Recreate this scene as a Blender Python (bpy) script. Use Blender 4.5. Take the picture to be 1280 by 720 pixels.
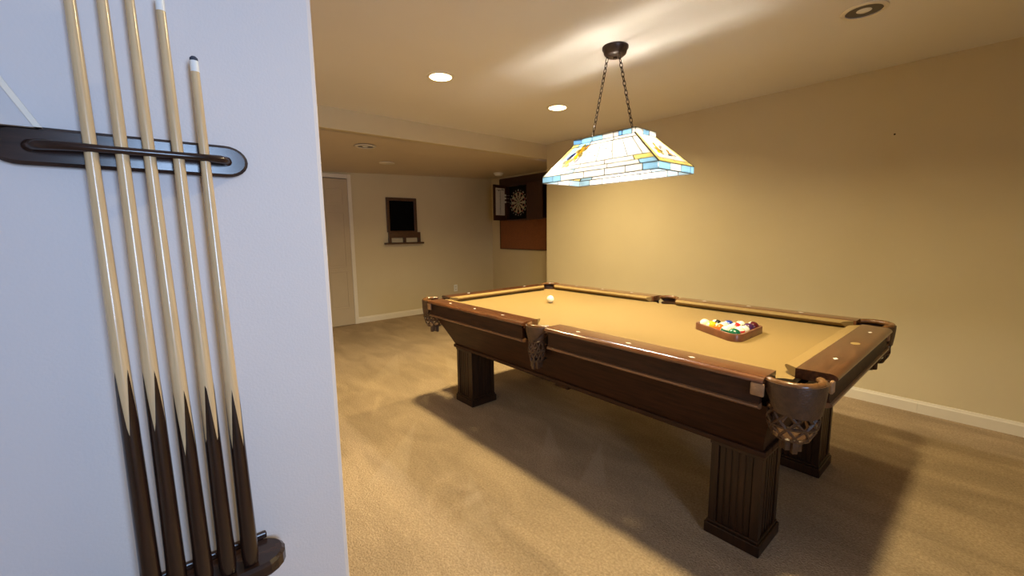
import bpy, bmesh, math, random
from mathutils import Vector, Matrix
random.seed(7)
PI = math.pi
S = bpy.context.scene
for o in list(bpy.data.objects):
    bpy.data.objects.remove(o)
COL = S.collection

# ------------------------------------------------------------------ camera
cam_data = bpy.data.cameras.new('camera')
cam = bpy.data.objects.new('camera', cam_data)
COL.objects.link(cam)
cam_data.sensor_width = 36.0
cam_data.lens = 528.47 / 1280 * 36
cam_data.clip_start = 0.02
c_r = Vector((0.6497, 0.7601, -0.0112)).normalized()
c_f = Vector((-0.7536, 0.6437, -0.1326)).normalized()
c_u = c_r.cross(c_f).normalized()
c_r = c_f.cross(c_u).normalized()
M = Matrix((c_r, c_u, -c_f)).transposed().to_4x4()
M.translation = Vector((1.6172, -2.2508, 1.3031))
cam.matrix_world = M
S.camera = cam

# ------------------------------------------------------------------ world, daylight, exposure
S.view_settings.view_transform = 'Standard'
S.view_settings.look = 'None'
S.view_settings.gamma = 1.0
S.view_settings.use_curve_mapping = False
S.view_settings.exposure = 0.6
world = bpy.data.worlds.new('world')
S.world = world
world.use_nodes = True
world.node_tree.nodes['Background'].inputs[0].default_value = (0.45, 0.62, 1.0, 1)
world.node_tree.nodes['Background'].inputs[1].default_value = 0.3
day = bpy.data.lights.new('window_daylight', 'AREA')
day.shape = 'RECTANGLE'
day.size, day.size_y = 1.0, 0.54
day.energy = 15.0
day.spread = math.radians(115)
day.color = (0.46, 0.66, 1.0)
day_o = bpy.data.objects.new('window_daylight', day)
COL.objects.link(day_o)
day_o.location = (3.36, -2.02, 1.53)
day_o.rotation_euler = (0, PI / 2, 0)          # shines along -X from the window
CAN_POWER = 23.5                                # watts of each lit recessed lamp
CAN_SPREAD = 150
CAN_COLOR = (1.0, 0.79, 0.40)
BULB_POWER = 430.0
BULB_COLOR = (1.0, 0.92, 0.78)

# ------------------------------------------------------------------ materials
def mat(name, base, rough=0.6, metal=0.0, spec=0.5, coat=0.0, emit=None, emit_s=0.0):
    m = bpy.data.materials.new(name)
    m.use_nodes = True
    b = m.node_tree.nodes['Principled BSDF']
    b.inputs['Base Color'].default_value = (*base, 1)
    b.inputs['Roughness'].default_value = rough
    b.inputs['Metallic'].default_value = metal
    b.inputs['Specular IOR Level'].default_value = spec
    b.inputs['Coat Weight'].default_value = coat
    b.inputs['Coat Roughness'].default_value = 0.12
    if emit:
        b.inputs['Emission Color'].default_value = (*emit, 1)
        b.inputs['Emission Strength'].default_value = emit_s
    return m

def nd(m, t, **kw):
    n = m.node_tree.nodes.new(t)
    for k, v in kw.items():
        setattr(n, k, v)
    return n

def lk(m, a, b):
    m.node_tree.links.new(a, b)

def noise_mat(name, c1, c2, scale, rough=0.6, stretch=(1, 1, 1), bump=0.0, bscale=None, detail=4.0, lo=0.3, hi=0.7, **kw):
    """two colours mixed by stretched object-space noise, with optional bump"""
    m = mat(name, c1, rough, **kw)
    b = m.node_tree.nodes['Principled BSDF']
    tc = nd(m, 'ShaderNodeTexCoord')
    mp = nd(m, 'ShaderNodeMapping')
    mp.inputs['Scale'].default_value = stretch
    lk(m, tc.outputs['Object'], mp.inputs['Vector'])
    nz = nd(m, 'ShaderNodeTexNoise')
    nz.inputs['Scale'].default_value = scale
    nz.inputs['Detail'].default_value = detail
    lk(m, mp.outputs[0], nz.inputs['Vector'])
    rp = nd(m, 'ShaderNodeValToRGB')
    rp.color_ramp.elements[0].position = lo
    rp.color_ramp.elements[1].position = hi
    rp.color_ramp.elements[0].color = (*c1, 1)
    rp.color_ramp.elements[1].color = (*c2, 1)
    lk(m, nz.outputs['Fac'], rp.inputs['Fac'])
    lk(m, rp.outputs['Color'], b.inputs['Base Color'])
    if bump:
        n2 = nd(m, 'ShaderNodeTexNoise')
        n2.inputs['Scale'].default_value = bscale or scale
        n2.inputs['Detail'].default_value = 3.0
        lk(m, tc.outputs['Object'], n2.inputs['Vector'])
        bp = nd(m, 'ShaderNodeBump')
        bp.inputs['Strength'].default_value = bump
        bp.inputs['Distance'].default_value = 0.01
        lk(m, n2.outputs['Fac'], bp.inputs['Height'])
        lk(m, bp.outputs['Normal'], b.inputs['Normal'])
    return m

WALL = noise_mat('beige_wall_paint', (0.585, 0.495, 0.32), (0.605, 0.515, 0.335), 3, 0.75, bump=0.08, bscale=180)
CEIL = noise_mat('ceiling_paint', (0.70, 0.67, 0.64), (0.72, 0.69, 0.66), 2, 0.8, bump=0.06, bscale=150)
DROP = noise_mat('dropped_ceiling_paint', (0.57, 0.475, 0.36), (0.59, 0.49, 0.37), 2, 0.5, bump=0.03, bscale=120)
PART = noise_mat('pale_partition_paint', (0.67, 0.62, 0.605), (0.69, 0.64, 0.625), 2, 0.7, bump=0.06, bscale=200)
TRIM = noise_mat('white_trim_paint', (0.70, 0.64, 0.54), (0.74, 0.68, 0.58), 5, 0.4)
DOORP = noise_mat('door_paint', (0.45, 0.365, 0.25), (0.48, 0.39, 0.27), 4, 0.5)
STRG = noise_mat('grey_stringer_paint', (0.57, 0.545, 0.545), (0.59, 0.565, 0.565), 3, 0.6)
WHITE = mat('white_plastic', (0.78, 0.76, 0.72), 0.4)
DARK = mat('dark_gap', (0.03, 0.024, 0.02), 0.8)

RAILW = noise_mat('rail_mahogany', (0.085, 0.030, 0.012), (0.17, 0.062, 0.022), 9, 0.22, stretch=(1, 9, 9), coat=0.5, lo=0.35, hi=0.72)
RAILE = noise_mat('rail_mahogany_cross_shaded', (0.0595, 0.021, 0.0084), (0.119, 0.0434, 0.0154), 9, 0.22, stretch=(9, 1, 9), coat=0.5, lo=0.35, hi=0.72)  # cross grain for the end rails; their dimmer light is painted in as darker wood
WOOD = noise_mat('dark_stained_oak', (0.0207, 0.00714, 0.00285), (0.0483, 0.01628, 0.006175), 7, 0.6, stretch=(1, 8, 8), coat=0.04, spec=0.22)
WOODV = noise_mat('dark_stained_oak_upright', (0.0135, 0.00525, 0.00225), (0.0375, 0.01425, 0.006), 7, 0.42, stretch=(9, 9, 0.8), coat=0.04, spec=0.35)
WOODM = noise_mat('moulding_oak_lit_tone', (0.15, 0.069, 0.03), (0.255, 0.12, 0.0525), 8, 0.35, stretch=(1, 8, 8), coat=0.2)  # same table wood lightened, so light caught by the strip sits in the colour
CLOTH = noise_mat('tan_billiard_cloth', (0.2378, 0.1575, 0.05762), (0.2624, 0.1755, 0.06536), 260, 0.92, bump=0.05, bscale=500, spec=0.15)
LEATH = noise_mat('brown_leather', (0.05, 0.023, 0.011), (0.09, 0.0425, 0.02), 45, 0.42, bump=0.25, bscale=160)
STRAP = noise_mat('worn_strap_leather', (0.27, 0.145, 0.07), (0.40, 0.23, 0.115), 40, 0.5, bump=0.2, bscale=200)
PEARL = mat('pearl_inlay', (0.82, 0.77, 0.66), 0.25)
BRASS = mat('brass_plate', (0.36, 0.25, 0.09), 0.45, metal=0.3)
BLACKW = noise_mat('black_cherry_rack_wood', (0.0176, 0.0096, 0.008), (0.044, 0.0216, 0.0152), 14, 0.2, stretch=(6, 1, 6), coat=0.0, spec=0.4)
MAPLE = noise_mat('maple_cue_shaft', (0.6, 0.414, 0.2204), (0.7, 0.504, 0.2812), 30, 0.26, stretch=(8, 8, 0.5), coat=0.4)
BUTT = noise_mat('dark_cue_butt', (0.0126, 0.00588, 0.00462), (0.0315, 0.0126, 0.00756), 40, 0.25, stretch=(8, 8, 0.5), coat=0.4)
FERR = mat('white_ferrule', (0.85, 0.83, 0.78), 0.35)
TIPM = mat('cue_tip_leather', (0.05, 0.06, 0.09), 0.8)
RACKW = noise_mat('red_brown_rack_wood', (0.11, 0.038, 0.018), (0.19, 0.07, 0.03), 20, 0.35, coat=0.2)
BRONZE = noise_mat('oil_rubbed_bronze', (0.021, 0.012, 0.0084), (0.045, 0.0252, 0.0168), 40, 0.35, metal=0.3)
CAME = mat('lead_came', (0.06, 0.055, 0.05), 0.5, metal=0.5)
FRAMEW = noise_mat('walnut_frame', (0.051, 0.0204, 0.0078), (0.09, 0.036, 0.0132), 16, 0.4, stretch=(6, 1, 6))
CORK = noise_mat('rust_brown_panel', (0.1955, 0.06375, 0.0187), (0.238, 0.08075, 0.0238), 40, 0.7)
CABW = noise_mat('dark_cabinet_wood', (0.035, 0.013, 0.008), (0.065, 0.024, 0.012), 12, 0.4, stretch=(6, 6, 1))
BLACK = mat('black_board', (0.004, 0.004, 0.004), 0.7, spec=0.2)
SLATE = mat('black_slate', (0.003, 0.003, 0.003), 0.9, spec=0.05)
SCORE = noise_mat('white_scoreboard', (0.72, 0.70, 0.66), (0.76, 0.74, 0.70), 9, 0.4)
SISAL = mat('cream_sisal', (0.374, 0.33, 0.2475), 0.9)
REDS = mat('red_sisal', (0.5, 0.03, 0.02), 0.9)
GREENS = mat('green_sisal', (0.02, 0.22, 0.06), 0.9)
STEEL = mat('steel_wire', (0.6, 0.6, 0.58), 0.35, metal=1.0)

def carpet_material():
    m = mat('beige_carpet_pile', (0.4, 0.3, 0.2), 0.97, spec=0.1)
    b = m.node_tree.nodes['Principled BSDF']
    tc = nd(m, 'ShaderNodeTexCoord')
    fine = nd(m, 'ShaderNodeTexNoise'); fine.inputs['Scale'].default_value = 95; fine.inputs['Detail'].default_value = 6; fine.inputs['Roughness'].default_value = 0.75
    lk(m, tc.outputs['Object'], fine.inputs['Vector'])
    rp = nd(m, 'ShaderNodeValToRGB')
    rp.color_ramp.elements[0].position = 0.28; rp.color_ramp.elements[0].color = (0.285, 0.20, 0.12, 1)
    rp.color_ramp.elements[1].position = 0.72; rp.color_ramp.elements[1].color = (0.60, 0.46, 0.31, 1)
    lk(m, fine.outputs['Fac'], rp.inputs['Fac'])
    # brushed patches where the nap lies differently
    mp = nd(m, 'ShaderNodeMapping'); mp.inputs['Rotation'].default_value = (0, 0, 0.6); mp.inputs['Scale'].default_value = (1.0, 2.6, 1)
    lk(m, tc.outputs['Object'], mp.inputs['Vector'])
    big = nd(m, 'ShaderNodeTexNoise'); big.inputs['Scale'].default_value = 1.9; big.inputs['Detail'].default_value = 5; big.inputs['Distortion'].default_value = 0.7
    lk(m, mp.outputs[0], big.inputs['Vector'])
    r2 = nd(m, 'ShaderNodeValToRGB')
    r2.color_ramp.elements[0].position = 0.36; r2.color_ramp.elements[0].color = (0.84, 0.84, 0.84, 1)
    r2.color_ramp.elements[1].position = 0.66; r2.color_ramp.elements[1].color = (1.10, 1.10, 1.10, 1)
    lk(m, big.outputs['Fac'], r2.inputs['Fac'])
    mx = nd(m, 'ShaderNodeMix', data_type='RGBA', blend_type='MULTIPLY'); mx.inputs['Factor'].default_value = 1.0
    lk(m, rp.outputs['Color'], mx.inputs[6]); lk(m, r2.outputs['Color'], mx.inputs[7])
    last = mx.outputs[2]
    # wedge-shaped vacuum marks: apex, base point, half width at the base, strength
    sp = nd(m, 'ShaderNodeSeparateXYZ'); lk(m, tc.outputs['Object'], sp.inputs[0])
    def mth(op, a, c=None):
        n = nd(m, 'ShaderNodeMath', operation=op)
        for i, v in enumerate((a, c)):
            if v is None: continue
            if isinstance(v, (int, float)): n.inputs[i].default_value = v
            else: lk(m, v, n.inputs[i])
        return n.outputs[0]
    for ax, ay, bx_, by_, hw, st in VACUUM:
        L = math.hypot(bx_ - ax, by_ - ay); dx, dy = (bx_ - ax) / L, (by_ - ay) / L
        px = mth('SUBTRACT', sp.outputs[0], ax); py = mth('SUBTRACT', sp.outputs[1], ay)
        t = mth('ADD', mth('MULTIPLY', px, dx), mth('MULTIPLY', py, dy))
        s = mth('ABSOLUTE', mth('ADD', mth('MULTIPLY', px, -dy), mth('MULTIPLY', py, dx)))
        edge = mth('SUBTRACT', mth('MULTIPLY', t, hw / L), s)
        e1 = nd(m, 'ShaderNodeMapRange'); e1.inputs[1].default_value = -0.006; e1.inputs[2].default_value = 0.012; lk(m, edge, e1.inputs[0])
        e2 = nd(m, 'ShaderNodeMapRange'); e2.inputs[1].default_value = L; e2.inputs[2].default_value = L * 0.8; lk(m, t, e2.inputs[0])
        f = mth('MULTIPLY', mth('MULTIPLY', e1.outputs[0], e2.outputs[0]), abs(st))
        mm = nd(m, 'ShaderNodeMix', data_type='RGBA', blend_type='MIX')
        lk(m, f, mm.inputs[0]); lk(m, last, mm.inputs[6])
        mm.inputs[7].default_value = (0.62, 0.50, 0.37, 1) if st > 0 else (0.24, 0.17, 0.115, 1)
        last = mm.outputs[2]
    lk(m, last, b.inputs['Base Color'])
    bn = nd(m, 'ShaderNodeTexNoise'); bn.inputs['Scale'].default_value = 130; bn.inputs['Detail'].default_value = 4
    lk(m, tc.outputs['Object'], bn.inputs['Vector'])
    bp = nd(m, 'ShaderNodeBump'); bp.inputs['Strength'].default_value = 0.75; bp.inputs['Distance'].default_value = 0.02
    lk(m, bn.outputs['Fac'], bp.inputs['Height']); lk(m, bp.outputs['Normal'], b.inputs['Normal'])
    return m
VACUUM = [(-0.30, -0.30, 0.04, -0.62, 0.075, 0.28), (0.08, -0.22, 0.36, -0.66, 0.08, 0.28), (-0.95, -0.95, -0.35, -1.45, 0.11, 0.18),
          (-0.2, -1.02, 0.30, -1.32, 0.10, 0.15), (-2.6, -0.3, -1.9, -0.75, 0.13, 0.15), (-1.15, -1.2, -1.75, -1.05, 0.16, -0.2), (-2.3, 0.1, -1.5, -0.2, 0.12, 0.15)]
CARPET = carpet_material()

def glass(name, col):
    m = bpy.data.materials.new(name); m.use_nodes = True
    nt = m.node_tree; nt.nodes.clear()
    out = nd(m, 'ShaderNodeOutputMaterial')
    tr = nd(m, 'ShaderNodeBsdfTranslucent'); tr.inputs[0].default_value = (*col, 1)
    df = nd(m, 'ShaderNodeBsdfDiffuse'); df.inputs[0].default_value = (*col, 1)
    gl = nd(m, 'ShaderNodeBsdfGlossy'); gl.inputs['Roughness'].default_value = 0.2
    tc = nd(m, 'ShaderNodeTexCoord'); nz = nd(m, 'ShaderNodeTexNoise'); nz.inputs['Scale'].default_value = 14
    lk(m, tc.outputs['Object'], nz.inputs['Vector'])
    mixc = nd(m, 'ShaderNodeMix', data_type='RGBA'); lk(m, nz.outputs['Fac'], mixc.inputs[0])
    mixc.inputs[6].default_value = (*[c * 0.75 for c in col], 1); mixc.inputs[7].default_value = (*[min(1, c * 1.15) for c in col], 1)
    lk(m, mixc.outputs[2], tr.inputs[0])
    a = nd(m, 'ShaderNodeMixShader'); a.inputs[0].default_value = 0.2
    lk(m, tr.outputs[0], a.inputs[1]); lk(m, df.outputs[0], a.inputs[2])
    c = nd(m, 'ShaderNodeMixShader'); c.inputs[0].default_value = 0.04
    lk(m, a.outputs[0], c.inputs[1]); lk(m, gl.outputs[0], c.inputs[2])
    lk(m, c.outputs[0], out.inputs[0])
    return m
GW = glass('white_opal_glass', (0.66, 0.66, 0.65))
GB = glass('pale_blue_glass', (0.33, 0.48, 0.60))
GB2 = glass('mid_blue_glass', (0.20, 0.33, 0.50))
GDB = glass('deep_blue_glass', (0.04, 0.08, 0.38))
GY = glass('yellow_glass', (0.95, 0.74, 0.06))
GCR = glass('cream_glass', (0.62, 0.55, 0.28))
GA = glass('amber_glass', (0.80, 0.48, 0.12))
GLV = glass('lavender_glass', (0.70, 0.66, 0.72))

# ------------------------------------------------------------------ mesh helpers
def link(name, bm, m, parent=None, smooth=False, loc=None):
    me = bpy.data.meshes.new(name)
    bmesh.ops.recalc_face_normals(bm, faces=bm.faces[:])
    bm.to_mesh(me); bm.free()
    for mm in (m if isinstance(m, (list, tuple)) else [m]):
        me.materials.append(mm)
    if smooth:
        for p in me.polygons: p.use_smooth = True
        try: me.set_sharp_from_angle(angle=math.radians(40))
        except Exception: pass
    o = bpy.data.objects.new(name, me)
    COL.objects.link(o)
    if parent: o.parent = parent
    if loc: o.location = loc
    return o

def empty(name, label, cat, loc=(0, 0, 0), group=None):
    o = bpy.data.objects.new(name, None); COL.objects.link(o)
    o.location = loc; o.empty_display_size = 0.1
    return tag(o, label, cat, group)

def tag(o, label, cat, group=None):
    o['label'] = label; o['category'] = cat
    if group: o['group'] = group
    return o

def struct(o, label=None):
    o['kind'] = 'structure'
    if label: o['label'] = label
    return o

def box(bm, x0, x1, y0, y1, z0, z1, bev=0.0, mi=0):
    vs = [bm.verts.new((x, y, z)) for x in (x0, x1) for y in (y0, y1) for z in (z0, z1)]
    fs = [bm.faces.new([vs[i] for i in f]) for f in ((0, 1, 3, 2), (4, 6, 7, 5), (0, 4, 5, 1), (2, 3, 7, 6), (0, 2, 6, 4), (1, 5, 7, 3))]
    for f in fs: f.material_index = mi
    if bev:
        bmesh.ops.recalc_face_normals(bm, faces=fs)
        es = list({e for f in fs for e in f.edges})
        bmesh.ops.bevel(bm, geom=es, offset=bev, segments=2, affect='EDGES', profile=0.5)
    return fs

def B(*a, **k):
    bm = bmesh.new(); box(bm, *a, **k); return bm

def prism(bm, pts, mapf, h0, h1, mi=0):
    """outline pts (u,v) extruded between h0 and h1; mapf(u,v,h) -> xyz"""
    a = [bm.verts.new(mapf(u, v, h0)) for u, v in pts]
    b = [bm.verts.new(mapf(u, v, h1)) for u, v in pts]
    n = len(pts)
    fs = [bm.faces.new(a), bm.faces.new(b[::-1])]
    for i in range(n):
        fs.append(bm.faces.new((a[i], a[(i + 1) % n], b[(i + 1) % n], b[i])))
    for f in fs: f.material_index = mi
    return fs

def lathe(bm, prof, n=24, axis='z', c=(0, 0, 0), mi=0, cap=True):
    rings = []
    for r, z in prof:
        ring = []
        for i in range(n):
            t = 2 * PI * i / n
            p = (r * math.cos(t), r * math.sin(t), z)
            if axis == 'y': p = (p[0], p[2], p[1])
            if axis == 'x': p = (p[2], p[0], p[1])
            ring.append(bm.verts.new(Vector(p) + Vector(c)))
        rings.append(ring)
    for a, b in zip(rings, rings[1:]):
        for i in range(n):
            f = bm.faces.new((a[i], a[(i + 1) % n], b[(i + 1) % n], b[i])); f.material_index = mi
    if cap:
        for ring in (rings[0], rings[-1]):
            try: bm.faces.new(ring).material_index = mi
            except Exception: pass

def tube(bm, pts, r, n=8, closed=False, mi=0):
    pts = [Vector(p) for p in pts]
    rr = r if isinstance(r, (list, tuple)) else [r] * len(pts)
    rings = []
    N = len(pts)
    prev = None
    for i, p in enumerate(pts):
        if closed: d = pts[(i + 1) % N] - pts[i - 1]
        else: d = pts[min(i + 1, N - 1)] - pts[max(i - 1, 0)]
        d.normalize()
        ref = prev if prev is not None else (Vector((0, 0, 1)) if abs(d.z) < 0.9 else Vector((1, 0, 0)))
        a = (ref - d * ref.dot(d)).normalized(); b = d.cross(a)
        prev = a
        rings.append([bm.verts.new(p + (a * math.cos(2 * PI * k / n) + b * math.sin(2 * PI * k / n)) * rr[i]) for k in range(n)])
    for i in range(N if closed else N - 1):
        A, Bb = rings[i], rings[(i + 1) % N]
        for k in range(n):
            bm.faces.new((A[k], A[(k + 1) % n], Bb[(k + 1) % n], Bb[k])).material_index = mi
    if not closed:
        for ring in (rings[0], rings[-1]): bm.faces.new(ring).material_index = mi

def copy_tree(o, parent=None):
    c = o.copy(); COL.objects.link(c)
    if parent: c.parent = parent
    for ch in list(o.children): copy_tree(ch, c)
    return c

# ------------------------------------------------------------------ the room
XS, XB, YW, YA, YP, XP, XR, YH = -2.376, -4.443, 1.778, 2.476, -1.936, 0.60, 3.40, -3.6
ZC, ZS = 2.406, 2.225
def zdrop(x, y):                                   # the dropped ceiling sags towards the door
    t = (XS - x) / (XS - XB)
    back = 2.14 + (ZS - 2.14) * max(-0.4, min(1.0, y / YA))
    return ZS + (back - ZS) * t
bm = bmesh.new(); box(bm, XB - .1, XR + .1, YH - .1, YA + .1, -0.1, 0.0)
floor = struct(link('floor', bm, CARPET), 'beige cut pile carpet across the whole room')
struct(link('ceiling', B(XS, XR + .1, YH - .1, YW + .12, ZC, ZC + .1), CEIL), 'flat beige ceiling over the pool table')
# bulkhead face and the dropped ceiling behind it
struct(link('trim_1', B(XS - .08, XS, YH - .1, YA + .1, ZS, ZC + .1), WALL), 'bulkhead face where the ceiling steps down')
bm = bmesh.new()
ys = [YH - .1, -1.0, 0.0, 0.8, 1.6, YA + .1]
low = [[bm.verts.new((x, y, zdrop(x, y))) for y in ys] for x in (XS - .08, (XS + XB) / 2, XB - .1)]
top = [[bm.verts.new((v.co.x, v.co.y, 2.45)) for v in r] for r in low]
for i in range(2):
    for j in range(len(ys) - 1):
        bm.faces.new((low[i][j], low[i][j + 1], low[i + 1][j + 1], low[i + 1][j]))
        bm.faces.new((top[i][j], top[i + 1][j], top[i + 1][j + 1], top[i][j + 1]))
struct(link('ceiling_dropped', bm, DROP), 'lower ceiling over the far alcove')
struct(link('wall_right', B(XS, XR + .1, YW, YW + .12, 0, ZC), WALL), 'long plain beige wall behind the pool table')
struct(link('wall_return', B(XS, XS + .12, YW + .12, YA + .1, 0, ZC), WALL))
struct(link('wall_alcove', B(XB - .1, XS, YA, YA + .1, 0, ZS + .02), WALL), 'alcove wall behind the dartboard')
struct(link('wall_back', B(XB - .1, XB, YH, YA, 0, 2.235), WALL), 'far beige wall with the door')
bm = bmesh.new(); box(bm, XB, XP, YH - .1, YP, 0, 2.45, bev=0.012)
struct(link('wall_left', bm, PART), 'pale blue grey partition wall carrying the cue rack')
struct(link('wall_hall', B(XP, XR, YH - .1, YH, 0, ZC), PART))
bm = bmesh.new()
wy0, wy1, wz0, wz1 = -2.32, -1.72, 1.0, 2.06
box(bm, XR, XR + .1, YH, wy0, 0, ZC); box(bm, XR, XR + .1, wy1, YW, 0, ZC)
box(bm, XR, XR + .1, wy0, wy1, 0, wz0); box(bm, XR, XR + .1, wy0, wy1, wz1, ZC)
struct(link('wall_front', bm, WALL))
bm = bmesh.new()
for y0, y1, z0, z1 in ((wy0, wy1, wz0, wz0 + .04), (wy0, wy1, wz1 - .04, wz1), (wy0, wy0 + .04, wz0, wz1), (wy1 - .04, wy1, wz0, wz1), (wy0, wy1, 1.52, 1.545)):
    box(bm, XR + .02, XR + .06, y0, y1, z0, z1)
struct(link('window_1', bm, TRIM))

# baseboards: profile with a small stepped top
def baseboard(name, p0, p1, out, joints=()):
    p0, p1, out = Vector(p0), Vector(p1), Vector(out)
    d = (p1 - p0); L = d.length; d.normalize()
    prof = [(0, 0), (.015, 0), (.015, .068), (.011, .076), (.009, .085), (0, .088)]
    cuts = [0] + list(joints) + [L]
    root = bpy.data.objects.new(name, None); COL.objects.link(root); root.location = p0
    root['kind'] = 'structure'
    for a, b in zip(cuts, cuts[1:]):
        bm = bmesh.new()
        prism(bm, prof, lambda u, v, h: d * h + out * (u + 0.0005) + Vector((0, 0, v)), a + .0006, b - .0006)
        link('board', bm, TRIM, root)
    return root
baseboard('baseboard_right', (XS, YW, 0), (XR, YW, 0), (0, -1, 0), joints=(1.306 - XS,))
baseboard('baseboard_back', (XB, -0.026, 0), (XB, YA, 0), (1, 0, 0))
baseboard('baseboard_alcove', (XB + .02, YA, 0), (XS, YA, 0), (0, -1, 0))

# far door with casing, six raised panels
def raised(bm, y0, y1, z0, z1, x):
    # recess ring + raised field, as geometry on the door face
    r = 0.016
    for a, b, c, d in ((y0, y1, z0, z0 + r), (y0, y1, z1 - r, z1), (y0, y0 + r, z0 + r, z1 - r), (y1 - r, y1, z0 + r, z1 - r)):
        box(bm, x, x + .007, a, b, c, d, bev=0.002)
door = bpy.data.objects.new('door_1', None); COL.objects.link(door); door.location = (XB, -0.46, 0); struct(door, 'pale six panel door in the far wall')
bm = B(.012, .045, -.377, .372, .008, 2.04); link('door_leaf', bm, DOORP, door)
for y0, y1 in ((-.31, -.04), (.04, .31)):
    for z0, z1 in ((.245, .782), (.826, 1.60), (1.68, 1.86 + .06)):
        bm = bmesh.new(); raised(bm, y0, y1, z0, z1, .045)
        box(bm, .045, .0485, y0 + .035, y1 - .035, z0 + .035, z1 - .035, bev=0.002)
        link('panel', bm, DOORP, door)
bm = bmesh.new(); lathe(bm, [(0.0, .07), (.012, .07), (.012, .085), (.028, .092), (.03, .105), (.022, .118), (0.0, .12)], 16, 'x', (0, -.31, .95)); link('door_knob', bm, BRASS, door, True)
for nm, a in (('casing', (.0, .03, .380, .434, 0, 2.108)), ('casing', (.0, .03, -.44, -.385, 0, 2.108)), ('casing', (.0, .03, -.385, .380, 2.05, 2.108))):
    link(nm, B(*a, bev=0.005), TRIM, door)
bm = bmesh.new(); box(bm, .001, .008, -.385, .380, 0, 2.05); link('door_gap', bm, DARK, door)

# stair bulkhead corner showing at the picture's upper left, above the cue rack
bm = bmesh.new()
prism(bm, [(-2.3595, 1.4695), (-2.725, 2.20), (-2.725, 1.4695)], lambda u, v, h: (h, u, v), XP + .0195, XP + .030)
prism(bm, [(-2.364, 1.4745), (-2.725, 2.20), (-2.725, 1.4745)], lambda u, v, h: (h, u, v), XP + .001, XP + .0195)
tr = struct(link('trim_2', bm, STRG), 'pale sloping stair stringer end above the cue rack')
bm = bmesh.new()
prism(bm, [(-2.3580, 1.4695), (-2.7235, 2.20), (-2.733, 2.20), (-2.3665, 1.4695)], lambda u, v, h: (h, u, v), XP + .0195, XP + .034)
link('edge_highlight', bm, TRIM, tr)  # pale strip added as a highlight along the lit sloping edge

# ------------------------------------------------------------------ recessed lights, smoke detector, cover plate
def downlight(label, loc, lit, group=None, z=ZC, trim_r=.098, lens_r=.078):
    t = empty('recessed_light', label, 'ceiling light', (loc[0], loc[1], z), group)
    bm = bmesh.new(); lathe(bm, [(lens_r, -.0015), (lens_r, -.008), (trim_r - .01, -.009), (trim_r, -.004), (trim_r, -.0005)], 32, cap=False)
    link('trim_ring', bm, TRIM, t, True)
    bm = bmesh.new()
    if lit:
        lathe(bm, [(lens_r, -.003), (lens_r - .002, -.005)], 24)
        link('lens', bm, LENS, t)
        la = bpy.data.lights.new('lamp_light', 'AREA'); la.shape = 'DISK'; la.size = lens_r * 1.9
        la.energy = CAN_POWER; la.color = CAN_COLOR; la.spread = math.radians(CAN_SPREAD)
        lo = bpy.data.objects.new('lamp_light', la); COL.objects.link(lo); lo.parent = t; lo.location = (0, 0, -.012)
    else:
        lathe(bm, [(lens_r, -.003), (lens_r * .94, -.002), (lens_r * .7, -.0012), (lens_r * .45, -.0008)], 32)
        link('reflector', bm, REFL, t, True)
        bm = bmesh.new(); lathe(bm, [(0.0, -.010), (.02, -.009), (.032, -.003)], 20)
        link('bulb', bm, WHITE, t, True)
    return t
LENS = mat('lit_lens', (0.9, 0.85, 0.7), 0.5, emit=CAN_COLOR, emit_s=14)
REFL = mat('unlit_reflector', (0.15, 0.14, 0.135), 0.35, metal=0.6)
downlight('lit recessed ceiling light left of the hanging lamp, the nearer of the two in view', (-1.13, -.553), True)
downlight('lit recessed ceiling light just left of the lamp chains, the farther of the two', (-1.136, .663), True)
downlight('lit recessed ceiling light above the near end of the table', (1.03, -.553), True)
downlight('unlit grey recessed ceiling light near the right wall', (1.026, .645), False)
downlight('small unlit recessed light in the dropped ceiling before the far door', (-2.845, -.433), False, z=zdrop(-2.845, -.433) - .001, trim_r=.11, lens_r=.08)
t = empty('ceiling_cover_plate', 'round pale cover plate flush on the dropped ceiling', 'cover plate', (-3.58, .135, zdrop(-3.58, .135)))
bm = bmesh.new(); lathe(bm, [(.0, -.014), (.07, -.012), (.095, -.006), (.098, 0.0)], 28); link('plate', bm, TRIM, t, True)
bm = bmesh.new(); lathe(bm, [(.0, -.017), (.006, -.016), (.007, -.0135)], 10); link('screw', bm, STEEL, t)
t = empty('smoke_detector', 'white round smoke detector on the ceiling above the dartboard', 'smoke detector', (-3.70, 2.04, zdrop(-3.70, 2.04)))
bm = bmesh.new(); lathe(bm, [(.0, -.048), (.04, -.046), (.058, -.038), (.062, -.02)], 28); link('cover', bm, WHITE, t, True)
bm = bmesh.new(); lathe(bm, [(.062, -.02), (.075, -.018), (.078, 0)], 28); link('base', bm, WHITE, t, True)

# ------------------------------------------------------------------ pool table
L2, W2, H = 1.285, 0.7285, 0.805
table = empty('pool_table', 'dark wooden pool table with tan cloth and leather net pockets', 'pool table', (0, 0, 0))
bed_z = 0.765
# bed with pocket bites
def arc(cx, cy, r, a0, a1, n=8):
    return [(cx + r * math.cos(math.radians(a0 + (a1 - a0) * i / n)), cy + r * math.sin(math.radians(a0 + (a1 - a0) * i / n))) for i in range(n + 1)]
out = []
q = [(1, 1), (-1, 1), (-1, -1), (1, -1)]
quarter = arc(1.175, .618, .08, 259, 191)              # from the +x edge round to the +y edge
side = arc(0, .64, .07, 327, 213)
p1 = quarter + side + [(-x, y) for x, y in quarter[::-1]]
p2 = [(-x, -y) for x, y in p1]
bm = bmesh.new(); prism(bm, p1 + p2, lambda u, v, h: (u, v, h), bed_z - .025, bed_z)
bmesh.ops.triangulate(bm, faces=[f for f in bm.faces if len(f.verts) > 4])
link('playing_bed', bm, CLOTH, table)

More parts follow.
